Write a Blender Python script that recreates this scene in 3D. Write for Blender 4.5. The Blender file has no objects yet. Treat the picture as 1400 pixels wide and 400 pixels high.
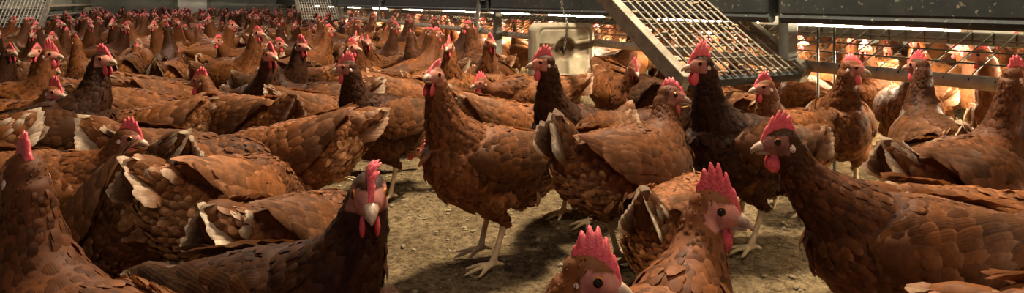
import bpy, bmesh, math, random
import numpy as np
from mathutils import Vector, Matrix

scene = bpy.context.scene
COL = scene.collection
RNG = np.random.default_rng(7)
random.seed(7)

# ------------------------------------------------------------------ camera, world, lights
EYE = 0.55
FPX = 900.0
HORIZON = 2.0
cam_d = bpy.data.cameras.new('camera')
cam_d.sensor_width = 36.0
cam_d.lens = 36.0 * FPX / 1400.0
cam_d.shift_y = -(200.0 - HORIZON) / 1400.0
cam_d.clip_start = 0.02
cam = bpy.data.objects.new('camera', cam_d)
COL.objects.link(cam)
cam.location = (0, 0, EYE)
cam.rotation_euler = (math.radians(90), 0, 0)
scene.camera = cam

scene.view_settings.view_transform = 'Standard'
scene.view_settings.look = 'None'
scene.view_settings.gamma = 1.0
scene.view_settings.use_curve_mapping = False
scene.view_settings.exposure = 0.0
scene.cycles.max_bounces = 5
scene.cycles.diffuse_bounces = 3
scene.cycles.glossy_bounces = 2

world = bpy.data.worlds.new('world')
scene.world = world
world.use_nodes = True
bg = world.node_tree.nodes['Background']
bg.inputs[0].default_value = (0.8, 0.75, 0.85, 1)
bg.inputs[1].default_value = 0.02

# row frame: the aisle runs away to the left; S along the aisle, N across it to the right
DS = np.array([-0.4327, 0.9015])
DN = np.array([0.9015, 0.4327])
ROW_ANGLE = math.atan2(DS[1], DS[0])


def sn(s, n, z=0.0):
    p = DS * s + DN * n
    return Vector((p[0], p[1], z))


def to_sn(x, y):
    return x * DS[0] + y * DS[1], x * DN[0] + y * DN[1]


def pix(px, Y):
    return (px - 700.0) / FPX * Y


def area_light(name, loc, size_x, size_y, power, color, rot=(0, 0, 0)):
    d = bpy.data.lights.new(name, 'AREA')
    d.shape = 'RECTANGLE'
    d.size = size_x
    d.size_y = size_y
    d.energy = power
    d.color = color
    o = bpy.data.objects.new(name, d)
    COL.objects.link(o)
    o.location = loc
    o.rotation_euler = rot
    return o


WARM = (1.0, 0.84, 0.62)
area_light('aisle_or_fill_light', (0.42, 2.15, 2.42), 0.45, 0.16, 195, WARM, (0, 0, ROW_ANGLE))
for k, s in enumerate((5.2, 8.8, 12.4)):
    area_light('aisle_or_fill_light', sn(s, -0.1, 2.42), 1.1, 0.16, 52, (1.0, 0.86, 0.74), (0, 0, ROW_ANGLE))
area_light('aisle_or_fill_light', (0.75, 0.25, 2.42), 0.45, 0.16, 26, WARM, (0, 0, ROW_ANGLE))  # added front fill, brightens the faces of the near hens
area_light('aisle_or_fill_light', sn(-1.9, -0.9, 2.42), 1.1, 0.16, 17, (0.95, 0.80, 1.0), (0, 0, ROW_ANGLE))  # added cool fill out of view, tints the left foreground purple


# ------------------------------------------------------------------ materials
def new_mat(name):
    m = bpy.data.materials.new(name)
    m.use_nodes = True
    nt = m.node_tree
    return m, nt, nt.nodes['Principled BSDF']


def add(nt, kind, **kw):
    n = nt.nodes.new(kind)
    for k, v in kw.items():
        setattr(n, k, v)
    return n


def ramp(nt, stops):
    r = add(nt, 'ShaderNodeValToRGB')
    e = r.color_ramp.elements
    while len(e) < len(stops):
        e.new(0.5)
    for i, (p, c) in enumerate(stops):
        e[i].position = p
        e[i].color = (c[0], c[1], c[2], 1)
    return r


def noise(nt, scale, detail=4, rough=0.6, coord='Object'):
    tc = add(nt, 'ShaderNodeTexCoord')
    n = add(nt, 'ShaderNodeTexNoise')
    n.inputs['Scale'].default_value = scale
    n.inputs['Detail'].default_value = detail
    n.inputs['Roughness'].default_value = rough
    nt.links.new(tc.outputs[coord], n.inputs['Vector'])
    return n


def bump(nt, bsdf, src, strength, dist):
    b = add(nt, 'ShaderNodeBump')
    b.inputs['Strength'].default_value = strength
    b.inputs['Distance'].default_value = dist
    nt.links.new(src, b.inputs['Height'])
    nt.links.new(b.outputs['Normal'], bsdf.inputs['Normal'])
    return b


def simple_mat(name, c1, c2, scale, rough=0.6, metal=0.0, bmp=0.3, bdist=0.002, lo=0.35, hi=0.65):
    m, nt, b = new_mat(name)
    n = noise(nt, scale)
    r = ramp(nt, [(lo, c1), (hi, c2)])
    nt.links.new(n.outputs['Fac'], r.inputs['Fac'])
    nt.links.new(r.outputs['Color'], b.inputs['Base Color'])
    b.inputs['Roughness'].default_value = rough
    b.inputs['Metallic'].default_value = metal
    if bmp:
        bump(nt, b, n.outputs['Fac'], bmp, bdist)
    return m


def feather_material(name, streak):
    m, nt, b = new_mat(name)
    at = add(nt, 'ShaderNodeAttribute', attribute_name='Col')
    uv = add(nt, 'ShaderNodeAttribute', attribute_name='fuv')
    info = add(nt, 'ShaderNodeObjectInfo')
    sep = add(nt, 'ShaderNodeSeparateXYZ')
    nt.links.new(uv.outputs['Vector'], sep.inputs[0])
    # each bird a little lighter or darker
    mr = add(nt, 'ShaderNodeMapRange')
    mr.inputs['To Min'].default_value = 0.62
    mr.inputs['To Max'].default_value = 1.3
    nt.links.new(info.outputs['Random'], mr.inputs['Value'])
    hs = add(nt, 'ShaderNodeHueSaturation')
    nt.links.new(at.outputs['Color'], hs.inputs['Color'])
    n = noise(nt, 95 if streak else 60, 5, 0.65)
    mr2 = add(nt, 'ShaderNodeMapRange')
    mr2.inputs['From Min'].default_value = 0.3
    mr2.inputs['From Max'].default_value = 0.7
    mr2.inputs['To Min'].default_value = 0.68
    mr2.inputs['To Max'].default_value = 1.28
    nt.links.new(n.outputs['Fac'], mr2.inputs['Value'])
    mul = add(nt, 'ShaderNodeMath', operation='MULTIPLY')
    nt.links.new(mr.outputs[0], mul.inputs[0])
    nt.links.new(mr2.outputs[0], mul.inputs[1])
    nt.links.new(mul.outputs[0], hs.inputs['Value'])
    # darker root, pale tip band and edges: the lacing of each vane
    rp = ramp(nt, [(0.0, (0, 0, 0)), (0.66, (0.08, 0.08, 0.08)), (0.88, (1, 1, 1)), (1.0, (1, 1, 1))])
    nt.links.new(sep.outputs['Y'], rp.inputs['Fac'])
    mix = add(nt, 'ShaderNodeMix', data_type='RGBA')
    mfac = add(nt, 'ShaderNodeMath', operation='MULTIPLY')
    mfac.inputs[1].default_value = 0.42
    nt.links.new(rp.outputs['Color'], mfac.inputs[0])
    nt.links.new(mfac.outputs[0], mix.inputs['Factor'])
    nt.links.new(hs.outputs['Color'], mix.inputs[6])
    pale = add(nt, 'ShaderNodeHueSaturation')
    pale.inputs['Saturation'].default_value = 0.88
    pale.inputs['Value'].default_value = 2.3
    nt.links.new(hs.outputs['Color'], pale.inputs['Color'])
    nt.links.new(pale.outputs['Color'], mix.inputs[7])
    nt.links.new(mix.outputs[2], b.inputs['Base Color'])
    b.inputs['Roughness'].default_value = 0.62
    b.inputs['Specular IOR Level'].default_value = 0.16
    b.inputs['Sheen Weight'].default_value = 0.03
    b.inputs['Sheen Tint'].default_value = (1, 0.7, 0.45, 1)
    w = add(nt, 'ShaderNodeMath', operation='SINE')
    w0 = add(nt, 'ShaderNodeMath', operation='MULTIPLY_ADD')
    nt.links.new(sep.outputs['X'], w0.inputs[0])
    w0.inputs[1].default_value = 15
    nt.links.new(n.outputs['Fac'], w0.inputs[2])
    nt.links.new(w0.outputs[0], w.inputs[0])
    ad = add(nt, 'ShaderNodeMath', operation='ADD')
    nt.links.new(w.outputs[0], ad.inputs[0])
    nt.links.new(n.outputs['Fac'], ad.inputs[1])
    bump(nt, b, ad.outputs[0], 0.08, 0.0012)
    if streak:
        # thin vanes let some light through
        tr = add(nt, 'ShaderNodeBsdfTranslucent')
        nt.links.new(mix.outputs[2], tr.inputs['Color'])
        ms = add(nt, 'ShaderNodeMixShader')
        ms.inputs[0].default_value = 0.3
        nt.links.new(b.outputs[0], ms.inputs[1])
        nt.links.new(tr.outputs[0], ms.inputs[2])
        nt.links.new(ms.outputs[0], nt.nodes['Material Output'].inputs['Surface'])
    return m


M_FEATHER = feather_material('chestnut_feathers', True)
M_BODY = feather_material('chestnut_down', False)


def comb_material():
    m, nt, b = new_mat('comb_skin')
    n = noise(nt, 260, 3)
    r = ramp(nt, [(0.3, (0.52, 0.045, 0.06)), (0.7, (0.76, 0.12, 0.13))])
    nt.links.new(n.outputs['Fac'], r.inputs['Fac'])
    nt.links.new(r.outputs['Color'], b.inputs['Base Color'])
    b.inputs['Roughness'].default_value = 0.5
    b.inputs['Subsurface Weight'].default_value = 0.25
    b.inputs['Subsurface Radius'].default_value = (0.01, 0.003, 0.003)
    b.inputs['Subsurface Scale'].default_value = 0.4
    bump(nt, b, n.outputs['Fac'], 0.5, 0.002)
    return m


M_COMB = comb_material()
M_BEAK = simple_mat('beak_horn', (0.30, 0.18, 0.11), (0.52, 0.37, 0.26), 120, 0.4, 0, 0.1, 0.001)
M_LOBE = simple_mat('earlobe_skin', (0.55, 0.33, 0.25), (0.72, 0.55, 0.45), 200, 0.6, 0, 0.3, 0.001)
M_IRIS = simple_mat('eye_amber', (0.35, 0.09, 0.01), (0.5, 0.17, 0.02), 300, 0.12, 0, 0)
M_PUPIL = simple_mat('eye_pupil', (0.004, 0.003, 0.003), (0.006, 0.005, 0.004), 50, 0.06, 0, 0)


# ------------------------------------------------------------------ mesh helpers
class MB:
    """collects vertices, faces, colours, uv and material slots of one mesh"""

    def __init__(self):
        self.v, self.c, self.uv, self.f, self.m = [], [], [], [], []
        self.n = 0

    def put(self, v, f, col=(1, 1, 1), uv=None, mat=0):
        v = np.asarray(v, float).reshape(-1, 3)
        k = len(v)
        self.v.append(v)
        c = np.asarray(col, float)
        if c.ndim == 1:
            c = np.repeat(c[None, :3], k, 0)
        self.c.append(c)
        self.uv.append(np.zeros((k, 2)) if uv is None else np.asarray(uv, float))
        off = self.n
        self.f.extend([tuple(int(i) + off for i in q) for q in f])
        self.m.extend([mat] * len(f))
        self.n += k

    def merge(self, other, mat=0):
        if other.n:
            self.put(np.concatenate(other.v), other.f, np.concatenate(other.c), np.concatenate(other.uv), mat)

    def mesh(self, name, mats, smooth=True):
        me = bpy.data.meshes.new(name)
        V = np.concatenate(self.v)
        me.from_pydata(V.tolist(), [], self.f)
        a = me.attributes.new('Col', 'FLOAT_COLOR', 'POINT')
        C = np.concatenate(self.c)
        a.data.foreach_set('color', np.concatenate([C, np.ones((len(C), 1))], 1).ravel().astype(np.float32))
        u = me.attributes.new('fuv', 'FLOAT_VECTOR', 'POINT')
        U = np.concatenate(self.uv)
        u.data.foreach_set('vector', np.concatenate([U, np.zeros((len(U), 1))], 1).ravel().astype(np.float32))
        for mt in (mats if isinstance(mats, (list, tuple)) else [mats]):
            me.materials.append(mt)
        me.polygons.foreach_set('material_index', self.m)
        if smooth:
            me.polygons.foreach_set('use_smooth', [True] * len(me.polygons))
        me.update()
        return me


def link(name, me, parent=None):
    o = bpy.data.objects.new(name, me)
    COL.objects.link(o)
    if parent is not None:
        o.parent = parent
    return o


def tag(o, label=None, cat=None, group=None, kind=None):
    if label:
        o['label'] = label
    if cat:
        o['category'] = cat
    if group:
        o['group'] = group
    if kind:
        o['kind'] = kind
    return o


def norm(a):
    a = np.asarray(a, float)
    return a / max(np.linalg.norm(a), 1e-9)


def loft(P, A, B, seg=14, lateral=(0, 1, 0)):
    """closed tube through P with lateral radii A and other radii B"""
    P = np.asarray(P, float)
    n = len(P)
    T = np.gradient(P, axis=0)
    verts, faces = [], []
    lateral = np.asarray(lateral, float)
    ang = np.linspace(0, 2 * math.pi, seg, endpoint=False)
    for i in range(n):
        t = norm(T[i])
        l = norm(lateral - t * np.dot(lateral, t))
        u = np.cross(t, l)
        a = A[i] if hasattr(A, '__len__') else A
        b = B[i] if hasattr(B, '__len__') else B
        for th in ang:
            verts.append(P[i] + l * a * math.cos(th) + u * b * math.sin(th))
    for i in range(n - 1):
        for k in range(seg):
            k2 = (k + 1) % seg
            faces.append((i * seg + k, i * seg + k2, (i + 1) * seg + k2, (i + 1) * seg + k))
    faces.append(tuple(range(seg - 1, -1, -1)))
    faces.append(tuple((n - 1) * seg + k for k in range(seg)))
    return np.array(verts), faces


def tube(mb, pts, r, seg=8, mat=0, col=(1, 1, 1), lateral=(0.31, 0.2, 0.93)):
    v, f = loft(pts, r, r, seg, lateral)
    mb.put(v, f, col, None, mat)


def box(mb, c, sx, sy, sz, rz=0.0, mat=0, bevel=0.0, M=None):
    bm = bmesh.new()
    bmesh.ops.create_cube(bm, size=1)
    bmesh.ops.scale(bm, vec=(sx, sy, sz), verts=bm.verts)
    if bevel:
        bmesh.ops.bevel(bm, geom=bm.edges[:], offset=bevel, segments=2, affect='EDGES', profile=0.5)
    mm = Matrix.Translation(Vector(c)) @ (M if M is not None else Matrix.Rotation(rz, 4, 'Z'))
    bmesh.ops.transform(bm, matrix=mm, verts=bm.verts)
    bm.verts.index_update()
    mb.put([v.co[:] for v in bm.verts], [[v.index for v in f.verts] for f in bm.faces], (1, 1, 1), None, mat)
    bm.free()


def ellipsoid(c, r, axes=None, seg=12, rings=8):
    v, f = [], []
    axes = np.eye(3) if axes is None else np.asarray(axes)
    c = np.asarray(c, float)
    for i in range(rings + 1):
        th = math.pi * i / rings
        for k in range(seg):
            ph = 2 * math.pi * k / seg
            q = (r[0] * math.cos(th), r[1] * math.sin(th) * math.cos(ph), r[2] * math.sin(th) * math.sin(ph))
            v.append(c + q[0] * axes[0] + q[1] * axes[1] + q[2] * axes[2])
    for i in range(rings):
        for k in range(seg):
            k2 = (k + 1) % seg
            f.append((i * seg + k, i * seg + k2, (i + 1) * seg + k2, (i + 1) * seg + k))
    return np.array(v), f


PROF_T = np.array([0.0, 0.3, 0.62, 0.86, 1.0])
PROF_W = np.array([0.35, 0.92, 1.0, 0.74, 0.12])


def put_feathers(mb, P, D, N, L, W, C, lift=0.10, curl=5.0, sink=0.002, few=False, cup=0.22, tip=None):
    """one small curved vane per row: root P, direction D, outward normal N"""
    P, D, N, C = (np.asarray(a, float) for a in (P, D, N, C))
    n = len(P)
    if n == 0:
        return
    L = np.broadcast_to(np.asarray(L, float), (n,))
    W = np.broadcast_to(np.asarray(W, float), (n,))
    D = D - N * np.sum(D * N, 1)[:, None]
    D = D / np.maximum(np.linalg.norm(D, axis=1), 1e-9)[:, None]
    S = np.cross(N, D)
    T = PROF_T if not few else np.array([0.0, 0.55, 1.0])
    PW = PROF_W if not few else np.array([0.5, 1.0, 0.25])
    ns = len(T)
    V = np.zeros((n, ns, 3, 3))
    UV = np.zeros((n, ns, 3, 2))
    for i, (t, w) in enumerate(zip(T, PW)):
        x = t * L
        h = -sink + lift * x - 0.5 * curl * x * x + 0.0035 * math.sin(t * math.pi)
        mid = P + D * x[:, None] + N * h[:, None]
        for j, sgn in enumerate((-1, 0, 1)):
            V[:, i, j] = mid + S * (sgn * 0.5 * w * W)[:, None] - N * (abs(sgn) * cup * 0.5 * w * W)[:, None]
            UV[:, i, j, 0] = sgn
            UV[:, i, j, 1] = t
    base = (np.arange(n) * ns * 3)[:, None]
    q = []
    for i in range(ns - 1):
        for j in range(2):
            a = i * 3 + j
            q.append((a, a + 1, a + 4, a + 3))
    F = (base[:, :, None] + np.array(q)[None]).reshape(-1, 4)
    CC = np.repeat(C[:, None, :], ns * 3, 1).reshape(n, ns, 3, 3)
    if tip is not None:
        k = np.clip((T - 0.35) / 0.5, 0, 1)[None, :, None, None]
        CC = CC * (1 - k) + np.asarray(tip, float)[:, None, None, :] * k
    CC = CC.reshape(-1, 3)
    mb.put(V.reshape(-1, 3), F.tolist(), CC, UV.reshape(-1, 2))


# ------------------------------------------------------------------ the hen
CHEST = np.array([0.22, 0.074, 0.019])
NECK = np.array([0.138, 0.043, 0.0115])
BACK = np.array([0.178, 0.059, 0.0145])
BREAST = np.array([0.225, 0.080, 0.022])
FLUFF = np.array([0.36, 0.18, 0.075])
CREAM = np.array([0.66, 0.52, 0.36])
SKIN = np.array([0.52, 0.20, 0.15])
SHANK = np.array([0.60, 0.44, 0.25])

TU = np.array([-0.175, -0.150, -0.115, -0.070, -0.020, 0.030, 0.075, 0.110, 0.134])
TV = np.array([0.052, 0.040, 0.022, 0.004, -0.006, -0.010, -0.002, 0.012, 0.026])
TW = np.array([0.014, 0.036, 0.056, 0.072, 0.080, 0.081, 0.070, 0.052, 0.026])
TH = np.array([0.014, 0.040, 0.062, 0.081, 0.090, 0.091, 0.080, 0.060, 0.030])


def bez(p0, p1, p2, p3, n):
    t = np.linspace(0, 1, n)[:, None]
    return (1 - t) ** 3 * p0 + 3 * (1 - t) ** 2 * t * p1 + 3 * (1 - t) * t * t * p2 + t ** 3 * p3


DEF = dict(pitch=10, zc=0.205, head=(0.125, 0.0, 0.395), yaw=0, hp=0, tail=36, cream=0.3, step=0.0, comb=0.86, flop=0.0,
           fat=1.0, dark=1.0, seed=1, lod=0, roll=0)


def build_hen(name, **kw):
    """returns a list of (part name, mesh, label); the first is the continuous body"""
    p = dict(DEF)
    p.update(kw)
    lod = p['lod']
    rng = np.random.default_rng(p['seed'])
    pa = math.radians(p['pitch'])
    fw = np.array([math.cos(pa), 0, math.sin(pa)])
    up = np.array([-math.sin(pa), 0, math.cos(pa)])
    side = np.array([0, 1.0, 0])
    BACK = globals()['BACK'] * p['dark']
    NECK = globals()['NECK'] * p['dark']
    cen = np.array([0.0, 0, p['zc']])
    fat = p['fat']

    def tor(u, v, w=0.0):
        return cen + fw * u + up * v + side * w

    # skeleton pieces
    spineP = np.array([tor(u, v) for u, v in zip(TU, TV)])
    hc = np.array(p['head'], float)
    hy, hp = math.radians(p['yaw']), math.radians(p['hp'])
    hf = np.array([math.cos(hy) * math.cos(hp), math.sin(hy) * math.cos(hp), math.sin(hp)])
    hr = norm(np.cross(np.array([0, 0, 1.0]), hf))      # to the bird's left
    hu = np.cross(hf, hr)
    n0 = tor(0.060, 0.018)
    n3 = hc - hf * 0.012 - hu * 0.006
    reach = np.linalg.norm(n3 - n0)
    rise = (n3 - n0)[2] / reach
    if rise > 0.25:
        nd = norm(norm(n3 - n0) * 0.55 + np.array([0, 0, 0.9]) - hf * 0.10)
        d0 = norm(fw * 1.0 + up * 0.55)
    else:
        nd = norm(norm(n3 - n0) * 0.9 + hf * 0.35)
        d0 = norm(fw + up * 0.15)
    neckP = bez(n0, n0 + d0 * reach * 0.42, n3 - nd * reach * 0.36, n3, 11)
    tt = np.linspace(0, 1, 11)
    nr = np.interp(tt, [0, 0.2, 0.4, 0.6, 0.8, 1.0], [0.062, 0.056, 0.044, 0.034, 0.0265, 0.0215]) * (0.5 + 0.5 * fat)
    seg = (20, 16, 10)[lod]
    mb = MB()
    mb.put(*loft(spineP, TW * fat, TH * fat, seg))
    mb.put(*loft(neckP, nr * 0.92, nr * 1.05, seg))
    hs = np.array([-0.026, -0.018, -0.006, 0.006, 0.016, 0.025, 0.031])
    ha = np.array([0.009, 0.0165, 0.0195, 0.0185, 0.0150, 0.0105, 0.006])
    hb = np.array([0.009, 0.0175, 0.0215, 0.0205, 0.0170, 0.0125, 0.007])
    hofs = np.array([-0.002, 0.0, 0.001, 0.0, -0.003, -0.0055, -0.007])
    mb.put(*loft(hc + np.outer(hs, hf) + np.outer(hofs, hu), ha, hb, seg, hr))
    legs, shanks = [], []
    for sg in (-1, 1):
        dx = p['step'] * sg
        hip = tor(-0.012, -0.045, sg * 0.043)
        foot = np.array([0.005 + dx, sg * 0.046, 0.0])
        hockz = min(0.092, p['zc'] * 0.46)
        hock = np.array([-0.020 + dx * 0.6 + 0.15 * hip[0], sg * 0.046, hockz])
        kn = 0.5 * (hip + hock) + np.array([0.022, 0, 0.006])
        th = bez(hip, kn + np.array([0.012, 0, 0]), kn, hock, 7)
        r = np.array([0.050, 0.048, 0.043, 0.035, 0.026, 0.017, 0.010]) * (0.6 + 0.4 * fat)
        mb.put(*loft(th, r * 0.8, r, max(8, seg // 2 + 2)))
        ank = foot + np.array([0, 0, 0.014])
        sh = np.array([hock + np.array([0, 0, 0.006]), hock * 0.66 + ank * 0.34, hock * 0.3 + ank * 0.7, ank])
        mb.put(*loft(sh, [0.0088, 0.0068, 0.0064, 0.0080], [0.0092, 0.0072, 0.0068, 0.0085], 8))
        for da, ln in ((-27, 0.050), (2, 0.060), (30, 0.048), (178, 0.026)):
            a = math.radians(da)
            dv = np.array([math.cos(a), math.sin(a), 0])
            tp = np.array([ank + dv * 0.0 + np.array([0, 0, -0.004]), ank + dv * ln * 0.4 + np.array([0, 0, -0.003]),
                           ank + dv * ln * 0.8 + np.array([0, 0, -0.0068]), ank + dv * ln * 1.0 + np.array([0, 0, -0.0092]),
                           ank + dv * ln * 1.16 + np.array([0, 0, -0.0115])])
            mb.put(*loft(tp, [0.0068, 0.0056, 0.0052, 0.0042, 0.0022], [0.0060, 0.0052, 0.0048, 0.004, 0.0022], 7, (0, 0.05, 1)))
        shanks.append(sh)
        legs.append(th)
    me0 = bpy.data.meshes.new('tmp')
    me0.from_pydata(np.concatenate(mb.v).tolist(), [], mb.f)
    ob = bpy.data.objects.new('tmp', me0)
    COL.objects.link(ob)
    md = ob.modifiers.new('r', 'REMESH')
    md.mode = 'VOXEL'
    md.voxel_size = (0.0036, 0.0048, 0.0085)[lod]
    ms = ob.modifiers.new('s', 'SMOOTH')
    ms.factor = 0.5
    ms.iterations = (5, 3, 1)[lod]
    dg = bpy.context.evaluated_depsgraph_get()
    ev = ob.evaluated_get(dg)
    m2 = ev.to_mesh()
    nv = len(m2.vertices)
    V = np.zeros(nv * 3)
    m2.vertices.foreach_get('co', V)
    V = V.reshape(-1, 3)
    Nn = np.zeros(nv * 3)
    m2.vertices.foreach_get('normal', Nn)
    Nn = Nn.reshape(-1, 3)
    F = [tuple(q.vertices) for q in m2.polygons]
    ev.to_mesh_clear()
    bpy.data.objects.remove(ob)
    bpy.data.meshes.remove(me0)

    # regions of the skin
    q = V - hc
    ph = np.stack([q @ hf, q @ hr, q @ hu], 1)
    in_head = (np.linalg.norm(ph * np.array([1, 1.2, 1.1]), axis=1) < 0.034)
    w = V - cen
    pt = np.stack([w @ fw, w @ side, w @ up], 1)
    cl = np.concatenate([spineP, neckP[2:]])
    tg = np.concatenate([np.gradient(spineP, axis=0), np.gradient(neckP, axis=0)[2:]])
    tg /= np.linalg.norm(tg, axis=1)[:, None]
    reg = np.array([0] * len(spineP) + [1] * (len(neckP) - 2))
    rad = np.concatenate([TW, nr[2:]])
    dist = np.linalg.norm(V[:, None, :] - cl[None], axis=2) / np.maximum(rad[None], 0.02)
    near = dist.argmin(1)
    wgt = np.exp(-(dist - dist.min(1)[:, None]) * 3.0)
    flow = -(wgt[:, :, None] * tg[None]).sum(1)
    flow /= np.maximum(np.linalg.norm(flow, axis=1), 1e-6)[:, None]
    dleg = np.full(nv, 9.0)
    for sh in shanks:
        for k in range(len(sh) - 1):
            a, b = sh[k], sh[k + 1]
            ab = b - a
            t = np.clip(((V - a) @ ab) / (ab @ ab), 0, 1)
            dleg = np.minimum(dleg, np.linalg.norm(V - (a + t[:, None] * ab), axis=1))
    zk = min(0.088, p['zc'] * 0.44)
    is_shank = ((dleg < 0.0135) & (V[:, 2] < zk)) | (V[:, 2] < 0.022)
    wn = (wgt * reg[None]).sum(1) / wgt.sum(1)
    C = BACK[None] * (1 - wn[:, None]) + NECK[None] * wn[:, None]
    low = np.clip((-pt[:, 2] - 0.005) / 0.07, 0, 1)[:, None] * (1 - wn[:, None])
    C = C * (1 - low) + BREAST * low
    vent = (np.clip((-pt[:, 0] - 0.06) / 0.07, 0, 1) * np.clip((0.02 - pt[:, 2]) / 0.06, 0, 1))[:, None]
    C = C * (1 - vent) + FLUFF * vent
    face = in_head & (ph[:, 0] > -0.006) & (ph[:, 2] < 0.0115) & (ph[:, 2] > -0.017)
    C[in_head] = NECK * 1.05
    C = C * np.array([1, 0.93, 0.85]) ** (2 * (1 - p['dark'])) * p['dark']
    C[face] = SKIN * 0.7 + NECK * 0.3
    C[face & (ph[:, 0] > 0.012)] = SKIN
    C[is_shank] = SHANK
    toe = V[:, 2] < 0.02
    C[is_shank & toe] = SHANK * 0.85
    claw = (V[:, 2] < 0.0055)
    body = MB()
    body.put(V, F, C)

    # plumage laid along the flow from beak to tail
    plum = MB()
    if lod < 2:
        cell = (0.0080, 0.0125)[lod]
        order = rng.permutation(nv)
        key = np.floor(V[order] / cell + 1000).astype(int)
        _, idx = np.unique(key[:, 0] * 4000000 + key[:, 1] * 2000 + key[:, 2], return_index=True)
        s = order[idx]
        keep = ~is_shank[s] & ~face[s] & ~(in_head[s] & (ph[s, 0] > 0.0)) & (V[s, 2] > zk * 0.93)
        s = s[keep]
        isn = wn[s]
        ln = 0.0235 * (1 - isn) + 0.028 * isn
        ln = np.where(in_head[s], 0.011, ln)
        nr_ = np.clip(np.linalg.norm(V[s] - hc, axis=1) / 0.07, 0.35, 1.0)
        ln = ln * nr_
        legm = (V[s, 2] < p['zc'] - 0.075)
        ln = np.where(legm, ln * 0.72, ln)
        ln = ln * rng.uniform(0.8, 1.2, len(s)) * (1.0, 1.2)[lod]
        wd = ln * (0.60 * (1 - isn) + 0.33 * isn) * rng.uniform(0.85, 1.1, len(s))
        d = flow[s] + np.array([0, 0, -0.28]) * (1 - isn[:, None]) + rng.normal(0, 0.13, (len(s), 3))
        tone = rng.uniform(0.6, 1.45, (len(s), 1))
        c = C[s] * tone
        fl = vent[s, 0] > 0.35
        lift = np.where(fl, 0.35, 0.13)
        put_feathers(plum, V[s], d, Nn[s] + rng.normal(0, 0.05, (len(s), 3)), ln, wd, c, lift=0.055, curl=4.5,
                     few=(lod == 1))
        # loose fluff under the tail
        fidx = s[fl]
        if len(fidx):
            k = np.repeat(fidx, 2)
            put_feathers(plum, V[k] + rng.normal(0, 0.005, (len(k), 3)), flow[k] + rng.normal(0, 0.5, (len(k), 3)), Nn[k], 0.028,
                         0.013, FLUFF[None] * rng.uniform(0.8, 1.5, (len(k), 1)), lift=0.4, curl=8, few=(lod == 1))

    # wings folded along the flanks
    def flank(u, phi, sg, off):
        wv, hv, vv = np.interp(u, TU, TW) * fat, np.interp(u, TU, TH) * fat, np.interp(u, TU, TV)
        pos = tor(u, vv + (hv + off) * math.cos(phi), sg * (wv + off) * math.sin(phi))
        nn = norm(side * sg * math.sin(phi) / max(wv, 0.02) + up * math.cos(phi) / max(hv, 0.02))
        return pos, nn

    wings = []
    for sg in (-1, 1):
        wmb = MB()
        nu, nph = (14, 9) if lod == 0 else (9, 6)
        us = np.linspace(0.088, -0.150, nu)
        half = np.interp(us[::-1], [-0.15, -0.12, -0.06, 0.02, 0.07, 0.088], [0.10, 0.30, 0.56, 0.62, 0.42, 0.12])[::-1]
        mid = np.interp(us[::-1], [-0.15, -0.05, 0.088], [0.82, 1.12, 1.42])[::-1]
        grid = []
        for i, u in enumerate(us):
            for j in range(nph):
                t = j / (nph - 1) * 2 - 1
                ph_ = mid[i] + half[i] * t
                e = (1 - t * t) ** 0.5 if abs(t) < 1 else 0.0
                edge = min(1.0, (0.094 - u) / 0.03, (u + 0.156) / 0.02)
                off = -0.006 + 0.017 * e * max(0.0, edge) ** 0.5
                pos, _ = flank(u, ph_, sg, off)
                grid.append(pos)
        gf = []
        for i in range(nu - 1):
            for j in range(nph - 1):
                a = i * nph + j
                gf.append((a, a + 1, a + nph + 1, a + nph) if sg > 0 else (a, a + nph, a + nph + 1, a + 1))
        wmb.put(np.array(grid), gf, BACK)
        Pf, Df, Nf, Lf, Wf, Cf = [], [], [], [], [], []
        if lod < 2:
            # coverts in rows, then the long secondaries and primaries
            rows = [(0.078, 5, 0.026, 0.016, 0.006), (0.062, 6, 0.028, 0.018, 0.008), (0.046, 7, 0.030, 0.019, 0.010), (0.029, 8, 0.032, 0.020, 0.0115),
                    (0.011, 8, 0.036, 0.020, 0.0125), (-0.008, 8, 0.050, 0.020, 0.0125), (-0.030, 8, 0.066, 0.020, 0.012), (-0.058, 7, 0.078, 0.018, 0.011),
                    (-0.082, 5, 0.085, 0.016, 0.010)]
            for u, cnt, l_, w_, off in rows:
                hf_ = np.interp(u, us[::-1], half[::-1])
                md_ = np.interp(u, us[::-1], mid[::-1])
                for j in range(cnt):
                    t = (j + 0.5) / cnt * 2 - 1 + rng.normal(0, 0.05)
                    uu = u + rng.normal(0, 0.003)
                    pos, nn = flank(uu, md_ + hf_ * t * 0.95, sg, off * (1 - 0.45 * t * t))
                    p2, _ = flank(uu - 0.03, np.interp(uu - 0.03, us[::-1], mid[::-1]) + np.interp(uu - 0.03, us[::-1], half[::-1]) * t, sg, off)
                    Pf.append(pos)
                    Df.append(p2 - pos + rng.normal(0, 0.0015, 3))
                    Nf.append(nn)
                    Lf.append(l_ * rng.uniform(0.9, 1.12))
                    Wf.append(w_ * rng.uniform(0.92, 1.1))
                    Cf.append((BACK * 1.12 if u > -0.02 else BACK * 0.95 + CREAM * 0.03) * rng.uniform(0.65, 1.4))
            put_feathers(wmb, Pf, Df, Nf, Lf, Wf, Cf, lift=0.05, curl=3.2, sink=0.0, few=(lod == 1))
        wings.append(wmb)

    # tail: a folded tent of long feathers and its coverts
    tmb = MB()
    ta = math.radians(p['tail'])
    tb = tor(-0.145, 0.040)
    td0 = np.array([-math.cos(ta), 0, math.sin(ta)])
    tup = np.array([math.sin(ta), 0, math.cos(ta)])
    Pf, Df, Nf, Lf, Wf, Cf, Kf = [], [], [], [], [], [], []
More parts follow.
